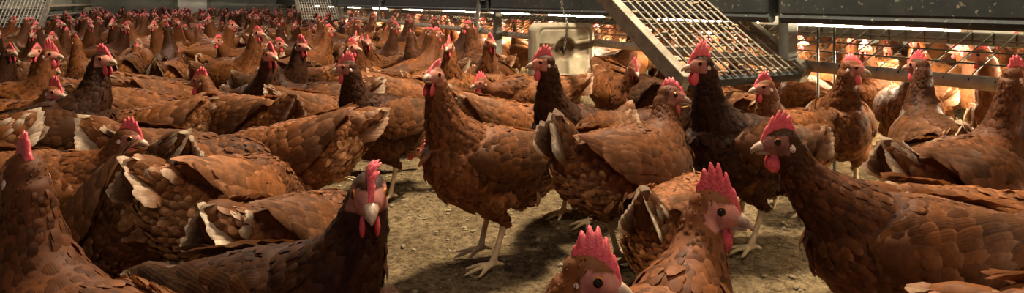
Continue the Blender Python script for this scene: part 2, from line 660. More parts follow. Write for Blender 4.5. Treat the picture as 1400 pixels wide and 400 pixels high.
    for sg in (-1, 1):
        for k in range(7):
            sp = k / 6.0
            d = norm(td0 + side * sg * (0.03 + 0.20 * sp) - tup * (0.42 * sp - 0.12))
            n_ = norm(side * sg * (0.8) + tup * 0.5)
            Pf.append(tb + side * sg * (0.006 + 0.014 * sp) - tup * 0.02 * sp)
            Df.append(d)
            Nf.append(n_)
            Lf.append((0.100 - 0.030 * sp) * rng.uniform(0.92, 1.06))
            Wf.append(0.032)
            cr = np.clip(p['cream'] * rng.uniform(0.5, 1.2), 0, 1)
            Cf.append(BACK * 1.1 * rng.uniform(0.8, 1.2))
            Kf.append((BACK * 1.15 * (1 - cr) + CREAM * cr) * rng.uniform(0.85, 1.1))
    put_feathers(tmb, Pf, Df, Nf, Lf, Wf, Cf, lift=0.0, curl=1.0, sink=0.0, cup=0.3, tip=Kf)
    Pf, Df, Nf, Lf, Wf, Cf, Kf = [], [], [], [], [], [], []
    ncov = (90, 44, 18)[lod]
    for k in range(ncov):
        a = rng.uniform(-math.pi, math.pi)
        rr = side * math.sin(a) + tup * math.cos(a)
        back = rng.uniform(-0.012, 0.040)
        Pf.append(tb + td0 * back + rr * (0.030 - 0.30 * back))
        Df.append(td0 + rr * 0.10 + rng.normal(0, 0.10, 3))
        Nf.append(norm(rr + 0.001))
        Lf.append(rng.uniform(0.034, 0.052) * (1, 1.15, 1.4)[lod])
        Wf.append(rng.uniform(0.016, 0.022) * (1, 1.2, 1.7)[lod])
        cr = np.clip(p['cream'] * rng.uniform(-0.3, 1.0) + (0.2 if math.cos(a) < -0.3 else 0), 0, 1)
        c0 = BACK * 1.08 * rng.uniform(0.8, 1.2)
        Cf.append(c0)
        Kf.append((BACK * 1.2 * (1 - cr) + (CREAM if math.cos(a) > 0 else FLUFF) * cr) * rng.uniform(0.8, 1.15))
    put_feathers(tmb, Pf, Df, Nf, Lf, Wf, Cf, lift=0.08, curl=5, sink=0.003, few=(lod > 0), tip=Kf)
    v, f = ellipsoid(tb + td0 * 0.026, (0.062, 0.024, 0.034), [td0, side, tup], 10, 6)
    tmb.put(v, f, BACK)

    # comb: a toothed blade, thick at the root
    cmb = MB()
    cs = p['comb']
    nt_ = 26 if lod < 2 else 12
    ts = np.linspace(0, 1, nt_)
    prof = []
    for t in ts:
        env = math.sin(math.pi * min(1, (t * 0.92 + 0.06))) ** 0.7
        tooth = abs(math.sin(t * math.pi * 5.5)) ** 0.6
        prof.append((0.52 + 0.48 * tooth) * env * 0.031 * cs)
    xs = 0.030 - ts * (0.046 + 0.004 * cs)
    basez = np.interp(xs, [-0.022, -0.01, 0.006, 0.018, 0.030], [0.015, 0.0195, 0.0185, 0.012, 0.002]) - 0.001
    grid = []
    for i in range(nt_):
        for jj, hfrac in enumerate((0.0, 0.35, 0.7, 1.0)):
            h = prof[i] * hfrac
            tilt = p['flop'] * (h / 0.03) ** 2 * 0.02
            lean = -0.25 * h
            th = (0.0042, 0.0034, 0.0026, 0.0010)[jj] * (0.8 + 0.2 * cs)
            for s2 in (-1, 1):
                grid.append(hc + hf * (xs[i] + lean) + hu * (basez[i] + h - abs(tilt) * 0.5) + hr * (s2 * th + tilt))
    cf = []
    for i in range(nt_ - 1):
        a, b = i * 8, (i + 1) * 8
        for jj in range(3):
            cf.append((a + jj * 2, a + jj * 2 + 2, b + jj * 2 + 2, b + jj * 2))
            cf.append((a + jj * 2 + 1, b + jj * 2 + 1, b + jj * 2 + 3, a + jj * 2 + 3))
        cf.append((a + 6, a + 7, b + 7, b + 6))
    cf.append((0, 1, 3, 5, 7, 6, 4, 2))
    e = (nt_ - 1) * 8
    cf.append((e, e + 2, e + 4, e + 6, e + 7, e + 5, e + 3, e + 1))
    cmb.put(np.array(grid), cf)

    # wattles, beak, eyes, earlobes
    wat = []
    for sg in (-1, 1):
        w_ = MB()
        c0 = hc + hf * 0.014 - hu * 0.027 + hr * sg * 0.0075
        v, f = ellipsoid(c0, (0.0155 * cs ** 0.5, 0.0105 * cs ** 0.5, 0.0035), [norm(-hu + hf * 0.15), norm(hf + hu * 0.15), hr], 10, 7)
        # teardrop: narrow at the top
        rel = (v - c0) @ norm(-hu + hf * 0.15)
        sc = np.interp(rel, [-0.0155, 0.0, 0.0155], [0.45, 0.95, 1.15])
        vv = c0 + (v - c0) * np.stack([sc, sc, np.ones_like(sc)], 1)
        w_.put(vv, f)
        wat.append(w_)
    bk = MB()
    bpts = np.array([hc + hf * x + hu * z for x, z in ((0.020, -0.004), (0.029, -0.0045), (0.036, -0.0065), (0.042, -0.010), (0.0445, -0.0145))])
    bk.put(*loft(bpts, [0.0098, 0.0082, 0.0062, 0.0036, 0.0008], [0.0088, 0.0076, 0.0058, 0.0034, 0.0008], 10, hr))
    bpts = np.array([hc + hf * x + hu * z for x, z in ((0.018, -0.0135), (0.027, -0.0132), (0.034, -0.0135), (0.038, -0.0142))])
    bk.put(*loft(bpts, [0.0085, 0.0068, 0.0045, 0.001], [0.0045, 0.0038, 0.0028, 0.0008], 8, hr))
    eyes, lobes = [], []
    for sg in (-1, 1):
        e_ = MB()
        axis = norm(hr * sg + hf * 0.18)
        a2 = norm(np.cross(axis, hu))
        c0 = hc + hf * 0.0085 + hu * 0.0035 + hr * sg * 0.0142
        v, f = ellipsoid(c0, (0.0052, 0.0058, 0.0058), [axis, a2, np.cross(axis, a2)], 12, 10)
        fi = [k for k, q_ in enumerate(f) if np.mean([(v[i] - c0) @ axis for i in q_]) > 0.0034]
        e_.put(v, [q_ for k, q_ in enumerate(f) if k not in fi], mat=0)
        e_.put(v, [f[k] for k in fi], mat=1)
        eyes.append(e_)
        l_ = MB()
        v, f = ellipsoid(hc - hf * 0.0105 - hu * 0.0075 + hr * sg * 0.0172, (0.0078, 0.0052, 0.003), [norm(-hu - hf * 0.2), norm(hf - hu * 0.2), hr], 10, 6)
        l_.put(v, f)
        lobes.append(l_)

    if lod == 2:
        one = MB()
        for part, mt in ((body, 0), (tmb, 0), (cmb, 1), (bk, 2)):
            one.merge(part, mt)
        for part in wings:
            one.merge(part, 0)
        for part in wat:
            one.merge(part, 1)
        for part in lobes:
            one.merge(part, 4)
        for part in eyes:
            one.merge(part, 3)
        return [('hen', one.mesh('hen', [M_BODY, M_COMB, M_BEAK, M_PUPIL, M_LOBE]), None)]
    out = [('body', body.mesh('body', M_BODY), None)]
    out.append(('plumage', plum.mesh('plumage', M_FEATHER), None))
    for w_ in wings:
        out.append(('wing', w_.mesh('wing', M_FEATHER), None))
    out.append(('tail', tmb.mesh('tail', M_FEATHER), 'cream tinged tail feathers' if p['cream'] > 0.5 else None))
    out.append(('comb', cmb.mesh('comb', M_COMB), 'red serrated comb'))
    for w_ in wat:
        out.append(('wattle', w_.mesh('wattle', M_COMB), 'red wattle'))
    out.append(('beak', bk.mesh('beak', M_BEAK), 'horn coloured beak'))
    for e_ in eyes:
        out.append(('eye', e_.mesh('eye', [M_IRIS, M_PUPIL]), None))
    for l_ in lobes:
        out.append(('earlobe', l_.mesh('earlobe', M_LOBE), 'pale earlobe'))
    return out


HENS = []        # (x, y, heading, object) for spacing


def place_hen(parts, x, y, heading, scale=1.0, label=None, group=None, z=0.0):
    """links a hen: an Empty at its feet and one object per part, or a single mesh"""
    if len(parts) == 1:
        r = link('hen', parts[0][1])
    else:
        r = link('hen', None)
        r.empty_display_size = 0.05
        for nm, me, lb in parts:
            c = link(nm, me, r)
            if lb:
                c['label'] = lb
    r.location = (x, y, z)
    r.rotation_euler = (0, 0, math.radians(heading))
    r.scale = (scale, scale, scale)
    tag(r, label, 'hen', group)
    HENS.append((x, y, heading, scale))
    return r


def copy_hen(src, x, y, heading, scale, label, group):
    r = src.copy()
    COL.objects.link(r)
    for ch in src.children:
        c = ch.copy()
        COL.objects.link(c)
        c.parent = r
    r.location = (x, y, 0)
    r.rotation_euler = (0, 0, math.radians(heading))
    r.scale = (scale, scale, scale)
    tag(r, label, 'hen', group)
    HENS.append((x, y, heading, scale))
    return r


# ------------------------------------------------------------------ surface materials
def floor_material():
    m, nt, b = new_mat('litter_floor')
    n1 = noise(nt, 3.0, 5, 0.6)
    n2 = noise(nt, 60, 6, 0.75)
    n3 = noise(nt, 260, 3, 0.7)
    r1 = ramp(nt, [(0.3, (0.19, 0.135, 0.07)), (0.7, (0.35, 0.255, 0.14))])
    nt.links.new(n1.outputs['Fac'], r1.inputs['Fac'])
    r2 = ramp(nt, [(0.36, (0.30, 0.26, 0.22)), (0.5, (0.85, 0.82, 0.78)), (0.68, (1.45, 1.43, 1.38))])
    nt.links.new(n2.outputs['Fac'], r2.inputs['Fac'])
    mx = add(nt, 'ShaderNodeMix', data_type='RGBA', blend_type='MULTIPLY')
    mx.inputs['Factor'].default_value = 1.0
    nt.links.new(r1.outputs['Color'], mx.inputs[6])
    nt.links.new(r2.outputs['Color'], mx.inputs[7])
    r3 = ramp(nt, [(0.36, (0.6, 0.6, 0.6)), (0.62, (1.2, 1.2, 1.2))])
    nt.links.new(n3.outputs['Fac'], r3.inputs['Fac'])
    mx2 = add(nt, 'ShaderNodeMix', data_type='RGBA', blend_type='MULTIPLY')
    mx2.inputs['Factor'].default_value = 0.8
    nt.links.new(mx.outputs[2], mx2.inputs[6])
    nt.links.new(r3.outputs['Color'], mx2.inputs[7])
    nt.links.new(mx2.outputs[2], b.inputs['Base Color'])
    b.inputs['Roughness'].default_value = 0.95
    b.inputs['Specular IOR Level'].default_value = 0.1
    ad = add(nt, 'ShaderNodeMath', operation='MULTIPLY_ADD')
    nt.links.new(n3.outputs['Fac'], ad.inputs[0])
    ad.inputs[1].default_value = 0.4
    nt.links.new(n2.outputs['Fac'], ad.inputs[2])
    bump(nt, b, ad.outputs[0], 1.0, 0.018)
    return m


M_FLOOR = floor_material()
M_CRUMB = simple_mat('litter_crumb', (0.12, 0.085, 0.045), (0.36, 0.28, 0.17), 9, 0.95, 0, 0.4, 0.003)


def dirty_mat(name, base, dirt, speck, sc, rough=0.6, metal=0.0):
    m, nt, b = new_mat(name)
    n = noise(nt, sc, 6, 0.7)
    r = ramp(nt, [(0.36, base), (0.64, dirt)])
    nt.links.new(n.outputs['Fac'], r.inputs['Fac'])
    n2 = noise(nt, 62, 3, 0.6)
    r2 = ramp(nt, [(0.64, (0, 0, 0)), (0.69, (1, 1, 1))])
    nt.links.new(n2.outputs['Fac'], r2.inputs['Fac'])
    mx = add(nt, 'ShaderNodeMix', data_type='RGBA')
    nt.links.new(r2.outputs['Color'], mx.inputs['Factor'])
    nt.links.new(r.outputs['Color'], mx.inputs[6])
    mx.inputs[7].default_value = (*speck, 1)
    nt.links.new(mx.outputs[2], b.inputs['Base Color'])
    b.inputs['Roughness'].default_value = rough
    b.inputs['Metallic'].default_value = metal
    bump(nt, b, n.outputs['Fac'], 0.3, 0.004)
    return m


M_TROUGH = dirty_mat('painted_trough', (0.013, 0.018, 0.018), (0.032, 0.036, 0.031), (0.22, 0.2, 0.13), 9, 0.55)
M_POST = dirty_mat('dull_steel', (0.085, 0.085, 0.072), (0.16, 0.155, 0.13), (0.27, 0.25, 0.2), 14, 0.5, 0.25)
M_PIPE = dirty_mat('soiled_pipe', (0.25, 0.205, 0.15), (0.42, 0.35, 0.25), (0.36, 0.30, 0.2), 22, 0.6)
M_WIRE = dirty_mat('soiled_wire', (0.09, 0.07, 0.045), (0.19, 0.155, 0.105), (0.10, 0.075, 0.045), 30, 0.6)
M_PALEWIRE = dirty_mat('pale_wire', (0.42, 0.39, 0.31), (0.58, 0.54, 0.44), (0.2, 0.17, 0.12), 12, 0.6)
M_DARKWIRE = simple_mat('dark_wire', (0.03, 0.022, 0.018), (0.07, 0.05, 0.04), 40, 0.5, 0.3, 0)
M_BOARD = dirty_mat('soiled_board', (0.15, 0.122, 0.082), (0.29, 0.245, 0.17), (0.10, 0.075, 0.045), 16, 0.8)
M_DECK = simple_mat('tier_deck', (0.26, 0.25, 0.22), (0.42, 0.40, 0.36), 6, 0.7)
M_STONE = simple_mat('pecking_stone', (0.33, 0.275, 0.18), (0.47, 0.405, 0.285), 22, 0.9, 0, 0.5, 0.004)
_nt = M_STONE.node_tree
_at = add(_nt, 'ShaderNodeAttribute', attribute_name='Col')
_mx = add(_nt, 'ShaderNodeMix', data_type='RGBA', blend_type='MULTIPLY')
_mx.inputs['Factor'].default_value = 1.0
_b = _nt.nodes['Principled BSDF']
_nt.links.new(_b.inputs['Base Color'].links[0].from_socket, _mx.inputs[6])
_nt.links.new(_at.outputs['Color'], _mx.inputs[7])
_nt.links.new(_mx.outputs[2], _b.inputs['Base Color'])
M_HOLE = simple_mat('stone_hole', (0.02, 0.016, 0.012), (0.05, 0.04, 0.03), 30, 0.9, 0, 0)
M_CHAIN = simple_mat('steel_chain', (0.25, 0.24, 0.22), (0.45, 0.43, 0.4), 60, 0.4, 0.7, 0)
M_OLIVE = dirty_mat('olive_panel', (0.10, 0.108, 0.078), (0.19, 0.19, 0.14), (0.3, 0.28, 0.22), 5, 0.8)
M_WALL = dirty_mat('grey_green_wall', (0.16, 0.17, 0.135), (0.26, 0.265, 0.22), (0.32, 0.3, 0.25), 2, 0.9)
M_PALE = simple_mat('pale_panel', (0.62, 0.60, 0.52), (0.75, 0.73, 0.66), 4, 0.8)
M_CEIL = simple_mat('ceiling_panel', (0.12, 0.12, 0.11), (0.2, 0.2, 0.18), 3, 0.9)
M_HOUSING = simple_mat('lamp_housing', (0.4, 0.4, 0.38), (0.5, 0.5, 0.48), 8, 0.5)


def emit_mat(name, color, strength):
    m, nt, b = new_mat(name)
    b.inputs['Base Color'].default_value = (*color, 1)
    b.inputs['Emission Color'].default_value = (*color, 1)
    b.inputs['Emission Strength'].default_value = strength
    return m


TUBE_STRENGTH = 480.0
M_TUBE = emit_mat('lit_tube', (1.0, 0.82, 0.56), TUBE_STRENGTH)


def struct(name, mb, mat, smooth=False):
    o = link(name, mb.mesh(name, mat, smooth))
    o['kind'] = 'structure'
    return o


def part(name, mb, mat, root, label=None, smooth=True):
    mb.v = [v - np.array(root.location) for v in mb.v]
    o = link(name, mb.mesh(name, mat, smooth), root)
    if label:
        o['label'] = label
    return o


def empty(name, loc):
    o = bpy.data.objects.new(name, None)
    o.empty_display_size = 0.1
    COL.objects.link(o)
    o.location = loc
    return o


S_END = 16.2
N_LEFT, N_RIGHT = -2.35, 4.7
S_START = -3.2
from mathutils import noise as mnoise


# ------------------------------------------------------------------ the shed
def floor_height(x, y):
    d = math.hypot(x, y - 1.0)
    h = 0.010 * mnoise.noise(Vector((x * 3.1, y * 3.1, 0.3))) + 0.006 * mnoise.noise(Vector((x * 11, y * 11, 4.3)))
    if d < 3.0:
        h += 0.0035 * mnoise.noise(Vector((x * 37, y * 37, 1.3))) + 0.002 * mnoise.noise(Vector((x * 90, y * 90, 7.7)))
    return h - 0.004


def make_floor():
    ss = np.concatenate([np.arange(S_START, -0.3, 0.15), np.arange(-0.3, 3.2, 0.014), np.arange(3.2, S_END + 0.05, 0.13), [S_END]])
    nn = np.concatenate([np.arange(N_LEFT, -1.5, 0.1), np.arange(-1.5, 2.0, 0.014), np.arange(2.0, N_RIGHT, 0.1), [N_RIGHT]])
    mb = MB()
    V = np.zeros((len(ss), len(nn), 3))
    for i, s in enumerate(ss):
        for j, n in enumerate(nn):
            x, y = DS * s + DN * n
            V[i, j] = (x, y, floor_height(x, y))
    k = len(nn)
    F = [(i * k + j, i * k + j + 1, (i + 1) * k + j + 1, (i + 1) * k + j) for i in range(len(ss) - 1) for j in range(k - 1)]
    F = [f[::-1] for f in F]
    mb.put(V.reshape(-1, 3), F)
    struct('floor', mb, M_FLOOR, True)


make_floor()


def slab(mb, s0, s1, n0, n1, z0, z1, mat=0, bevel=0.0):
    c = sn((s0 + s1) / 2, (n0 + n1) / 2, (z0 + z1) / 2)
    box(mb, c, abs(s1 - s0), abs(n1 - n0), abs(z1 - z0), ROW_ANGLE, mat, bevel)


H_CEIL = 2.6
m = MB(); slab(m, S_START, S_END, N_LEFT - 0.1, N_RIGHT + 0.1, H_CEIL, H_CEIL + 0.1); struct('ceiling', m, M_CEIL)
m = MB(); slab(m, S_START, S_END, N_LEFT - 0.1, N_LEFT, -0.05, H_CEIL); struct('wall_left', m, M_WALL)
m = MB(); slab(m, S_START, S_END, N_RIGHT, N_RIGHT + 0.1, -0.05, H_CEIL); struct('wall_right', m, M_PALE)
m = MB(); slab(m, S_START - 0.1, S_START, N_LEFT - 0.1, N_RIGHT + 0.1, -0.05, H_CEIL); struct('wall_front', m, M_WALL)
m = MB(); slab(m, S_END, S_END + 0.1, N_LEFT - 0.1, N_RIGHT + 0.1, -0.05, H_CEIL); struct('wall_back', m, M_WALL)
m = MB(); slab(m, S_END - 0.05, S_END, -0.36, 0.22, 0.0, 2.0); struct('door_1', m, M_PALE)
m = MB()
for n0, n1 in ((-0.44, -0.36), (0.22, 0.30)):
    slab(m, S_END - 0.07, S_END, n0, n1, 0, 2.0)
slab(m, S_END - 0.07, S_END, -0.44, 0.30, 2.0, 2.08)
struct('trim_1', m, M_OLIVE)


# ------------------------------------------------------------------ litter lying on the floor
def make_crumbs():
    mb = MB()
    rng = np.random.default_rng(3)
    n = 0
    while n < 4200:
        y = rng.uniform(0.75, 3.2)
        x = rng.uniform(-0.95, 0.85) * y
        if to_sn(x, y)[1] > 1.7:
            continue
        r = 0.0018 + 0.0045 * rng.random() ** 3
        z = floor_height(x, y)
        v, f = ellipsoid((0, 0, 0), (1, 1, 1), None, 6, 4)
        v = v * rng.uniform(0.6, 1.3, v.shape) * np.array([1.3, 1.0, 0.7]) * r
        a = rng.uniform(0, 6.28)
        v = v @ np.array([[math.cos(a), math.sin(a), 0], [-math.sin(a), math.cos(a), 0], [0, 0, 1]])
        mb.put(v + np.array([x, y, z + r * 0.3]), f)
        n += 1
    o = link('litter_crumbs', mb.mesh('litter_crumbs', M_CRUMB))
    tag(o, 'loose brown crumbs of dry litter strewn over the earth floor', 'litter', None, 'stuff')


make_crumbs()


# ------------------------------------------------------------------ the aviary rows on both sides
POSTS = [-0.85, 1.53, 3.80, 6.36, 8.75, 11.15, 13.55, 15.95]
N_PIPE = 1.775


def aviary_right():
    root = empty('aviary_tier', sn(1.53, 1.72, 0))
    tag(root, 'long dark aviary tier with perch pipe and wire mesh along the right side', 'aviary tier')
    for k, s in enumerate(POSTS):
        m = MB()
        slab(m, s - 0.02, s + 0.02, 1.70, 1.745, 0.36 if k == 1 else 0.0, 1.6, 0, 0.003)
        if k != 1:
            slab(m, s - 0.035, s + 0.035, 1.69, 1.755, 0, 0.012)
        part('post', m, M_POST, root, None, False)
        if k < len(POSTS) - 1:
            e = POSTS[k + 1]
            m = MB()
            # folded sheet trough: front face, rolled lower lip, shelf below
            slab(m, s + 0.022, e - 0.022, 1.66, 1.90, 0.502, 0.80, 0, 0.012)
            P = [sn(s + 0.022, 1.675, 0.498), sn(e - 0.022, 1.675, 0.498)]
            tube(m, P, 0.017, 10)
            slab(m, s + 0.022, e - 0.022, 1.655, 1.662, 0.60, 0.606)
            part('trough', m, M_TROUGH, root, None, False)
    m = MB()
    ss = np.linspace(-2.2, 15.9, 60)
    tube(m, [sn(s, N_PIPE, 0.345 + 0.002 * math.sin(s * 3)) for s in ss], 0.0185, 12)
    part('perch_pipe', m, M_PIPE, root, 'round soiled perch pipe')
    m = MB()
    slab(m, -2.2, 15.9, 1.985, 2.020, 0.425, 0.462, 0, 0.006)
    part('upper_rail', m, M_POST, root, None, False)
    # sloping wire mesh from the pipe up to the rail
    m = MB()
    a0, a1 = np.array([1.775, 0.364]), np.array([2.0, 0.466])
    for t in (0.22, 0.48, 0.74):
        q = a0 * (1 - t) + a1 * t
        tube(m, [sn(s, q[0], q[1] + 0.002) for s in np.linspace(-2.2, 15.9, 40)], 0.0025, 5)
    for s in np.arange(-2.1, 15.8, 0.062):
        j = 0.006 * math.sin(s * 77)
        tube(m, [sn(s, 1.757, 0.352), sn(s, a0[0], a0[1]), sn(s + j, a1[0] - 0.016, a1[1] - 0.003), sn(s + j, 1.984, 0.43)], 0.0024, 4)
    part('wire_mesh', m, M_DARKWIRE, root, 'sloping mesh of thin dark wires')
    for s in (1.42, 1.48, 3.92, 6.25):
        m = MB()
        tube(m, [sn(s, 1.80, -0.02), sn(s, 1.80, 0.2), sn(s, 1.80, 0.47)], 0.004, 6)
        part('rod', m, M_POST, root)
    m = MB()
    slab(m, -2.2, 15.9, 1.91, 3.75, 0.515, 0.545)
    for s in np.arange(-2.1, 15.9, 0.6):
        slab(m, s, s + 0.03, 1.91, 3.75, 0.50, 0.515)
    part('deck', m, M_DECK, root, 'pale underside of the tier deck', False)
    for s in POSTS:
        m = MB()
        slab(m, s - 0.02, s + 0.02, 3.70, 3.745, 0, 1.6)
        part('post', m, M_POST, root, None, False)
    # hanging hook brackets beside two posts
    for s in (3.90, 6.42):
        m = MB()
        pts = [sn(s, 1.64, 0.70), sn(s, 1.64, 0.55), sn(s + 0.02, 1.63, 0.44), sn(s + 0.01, 1.62, 0.385), sn(s - 0.035, 1.62, 0.36), sn(s - 0.07, 1.63, 0.39)]
        v, f = loft(np.array(pts), [0.022, 0.024, 0.028, 0.03, 0.022, 0.01], [0.012] * 6, 8, (DS[0], DS[1], 0))
        m.put(v, f)
        box(m, sn(s, 1.645, 0.60), 0.10, 0.03, 0.10, ROW_ANGLE, 0, 0.006)
        part('bracket', m, M_POST, root, 'curved hook bracket by a post')
    m = MB()
    slab(m, -2.2, 15.9, 1.66, 3.75, 1.6, 1.66)
    part('roof_deck', m, M_DECK, root, None, False)
    return root


aviary_right()


def aviary_left():
    root = empty('aviary_tier', sn(8.0, -1.95, 0))
    tag(root, 'murky olive aviary tier along the far left side of the aisle', 'aviary tier')
    for s in np.arange(4.2, 16.0, 2.4):
        m = MB()
        slab(m, s - 0.025, s + 0.025, -1.945, -1.895, 0, 1.6)
        part('post', m, M_POST, root, None, False)
        m = MB()
        e = min(s + 2.4, 16.1)
        slab(m, s + 0.025, e - 0.025, -1.985, -1.955, 0.0, 0.40)
        slab(m, s + 0.025, e - 0.025, -1.985, -1.955, 0.415, 1.1)
        part('panel', m, M_OLIVE, root, None, False)
    m = MB()
    slab(m, 3.4, 16.0, -1.94, -1.89, 0.475, 0.505)
    part('upper_rail', m, M_PIPE, root, None, False)
    m = MB()
    tube(m, [sn(s, -1.88, 0.345) for s in np.linspace(3.4, 16, 20)], 0.018, 8)
    part('perch_pipe', m, M_PIPE, root)
    m = MB()
    slab(m, 3.4, 16.0, -2.3, -1.90, 1.1, 1.14)
    part('deck', m, M_DECK, root, None, False)


aviary_left()


# ------------------------------------------------------------------ wire ramps hung at the rows
def wire_ramp(s0, n_row, sgn, z0, label, group=None, nlong=15, wire=None, thick=1.0):
    """foot end at row position s0; sgn -1 hangs out of the right row, +1 out of the left row; climbs away along the row"""
    root = empty('wire_ramp', sn(s0, n_row, z0))
    tag(root, label, 'ramp', group)
    W, L = 0.485, 1.25
    ang = math.radians(31.5)
    ds, dz = math.cos(ang), math.sin(ang)
    ez = Vector((DS[0] * -dz, DS[1] * -dz, ds))          # normal of the ramp

    def at(l, w, h=0.0):
        return sn(s0 + l * ds, n_row + sgn * w, z0 + l * dz) + ez * h

    rot = Matrix.Rotation(ROW_ANGLE, 4, 'Z') @ Matrix.Rotation(-ang, 4, 'Y')
    for w in (0.0, W):
        m = MB()
        box(m, at(L / 2, w, -0.012), L, 0.032, 0.055, 0, 0, 0.003, rot)
        part('side_board', m, M_BOARD, root, 'caked pale side board', False)
    m = MB()
    box(m, at(0.012, W / 2, -0.018), 0.022, W - 0.034, 0.026, 0, 0, 0.002, rot)
    part('foot_bar', m, M_TROUGH, root, 'dark bar across the foot of the ramp', False)
    m = MB()
    box(m, at(L - 0.03, W / 2, -0.014), 0.03, W - 0.034, 0.04, 0, 0, 0.002, rot)
    part('head_bar', m, M_TROUGH, root, None, False)
    m = MB()
    rng = random.Random(int(s0 * 10))
    for k in range(nlong):
        w = 0.024 + (W - 0.048) * k / (nlong - 1)
        tube(m, [at(l, w + rng.uniform(-0.002, 0.002), 0.004 + rng.uniform(-0.001, 0.001)) for l in np.linspace(0.0, L, 9)], 0.0042 * thick, 5)
    for l in np.arange(0.03, L, 0.066):
        tube(m, [at(l + rng.uniform(-0.003, 0.003), w, -0.001) for w in np.linspace(0.012, W - 0.012, 6)], 0.0034 * thick, 5)
    part('wire_mesh', m, wire or M_WIRE, root, 'coarse wire grid')
    m = MB()
    for k in range(170):
        l, w = rng.uniform(0.02, L), 0.02 + rng.random() ** 0.8 * (W - 0.04)
        if rng.random() < 0.5:
            w = 0.024 + (W - 0.048) * round((w - 0.024) / (W - 0.048) * (nlong - 1)) / (nlong - 1)
        r = rng.uniform(0.004, 0.008)
        v, f = ellipsoid((0, 0, 0), (r * rng.uniform(0.8, 1.5), r, r * 0.7), None, 6, 4)
        v = v * np.array([[rng.uniform(0.7, 1.25)] for _ in range(len(v))])
        m.put(v + np.array(at(l, w, 0.006)), f)
    o = part('dried_droppings', m, M_CRUMB, root)
    o['kind'] = 'stuff'
    return root


wire_ramp(1.47, 1.742, -1, 0.325, 'large soiled wire ramp slanting down in front of the dark post', 'wire ramps')
wire_ramp(8.72, 1.69, -1, 0.315, 'small distant wire ramp hanging over the flock at the back', 'wire ramps', 15, M_PALEWIRE, 1.4)
wire_ramp(8.0, -1.89, 1, 0.29, 'wire ramp at the far left edge beside the olive panels', 'wire ramps', 15, M_PALEWIRE, 1.4)


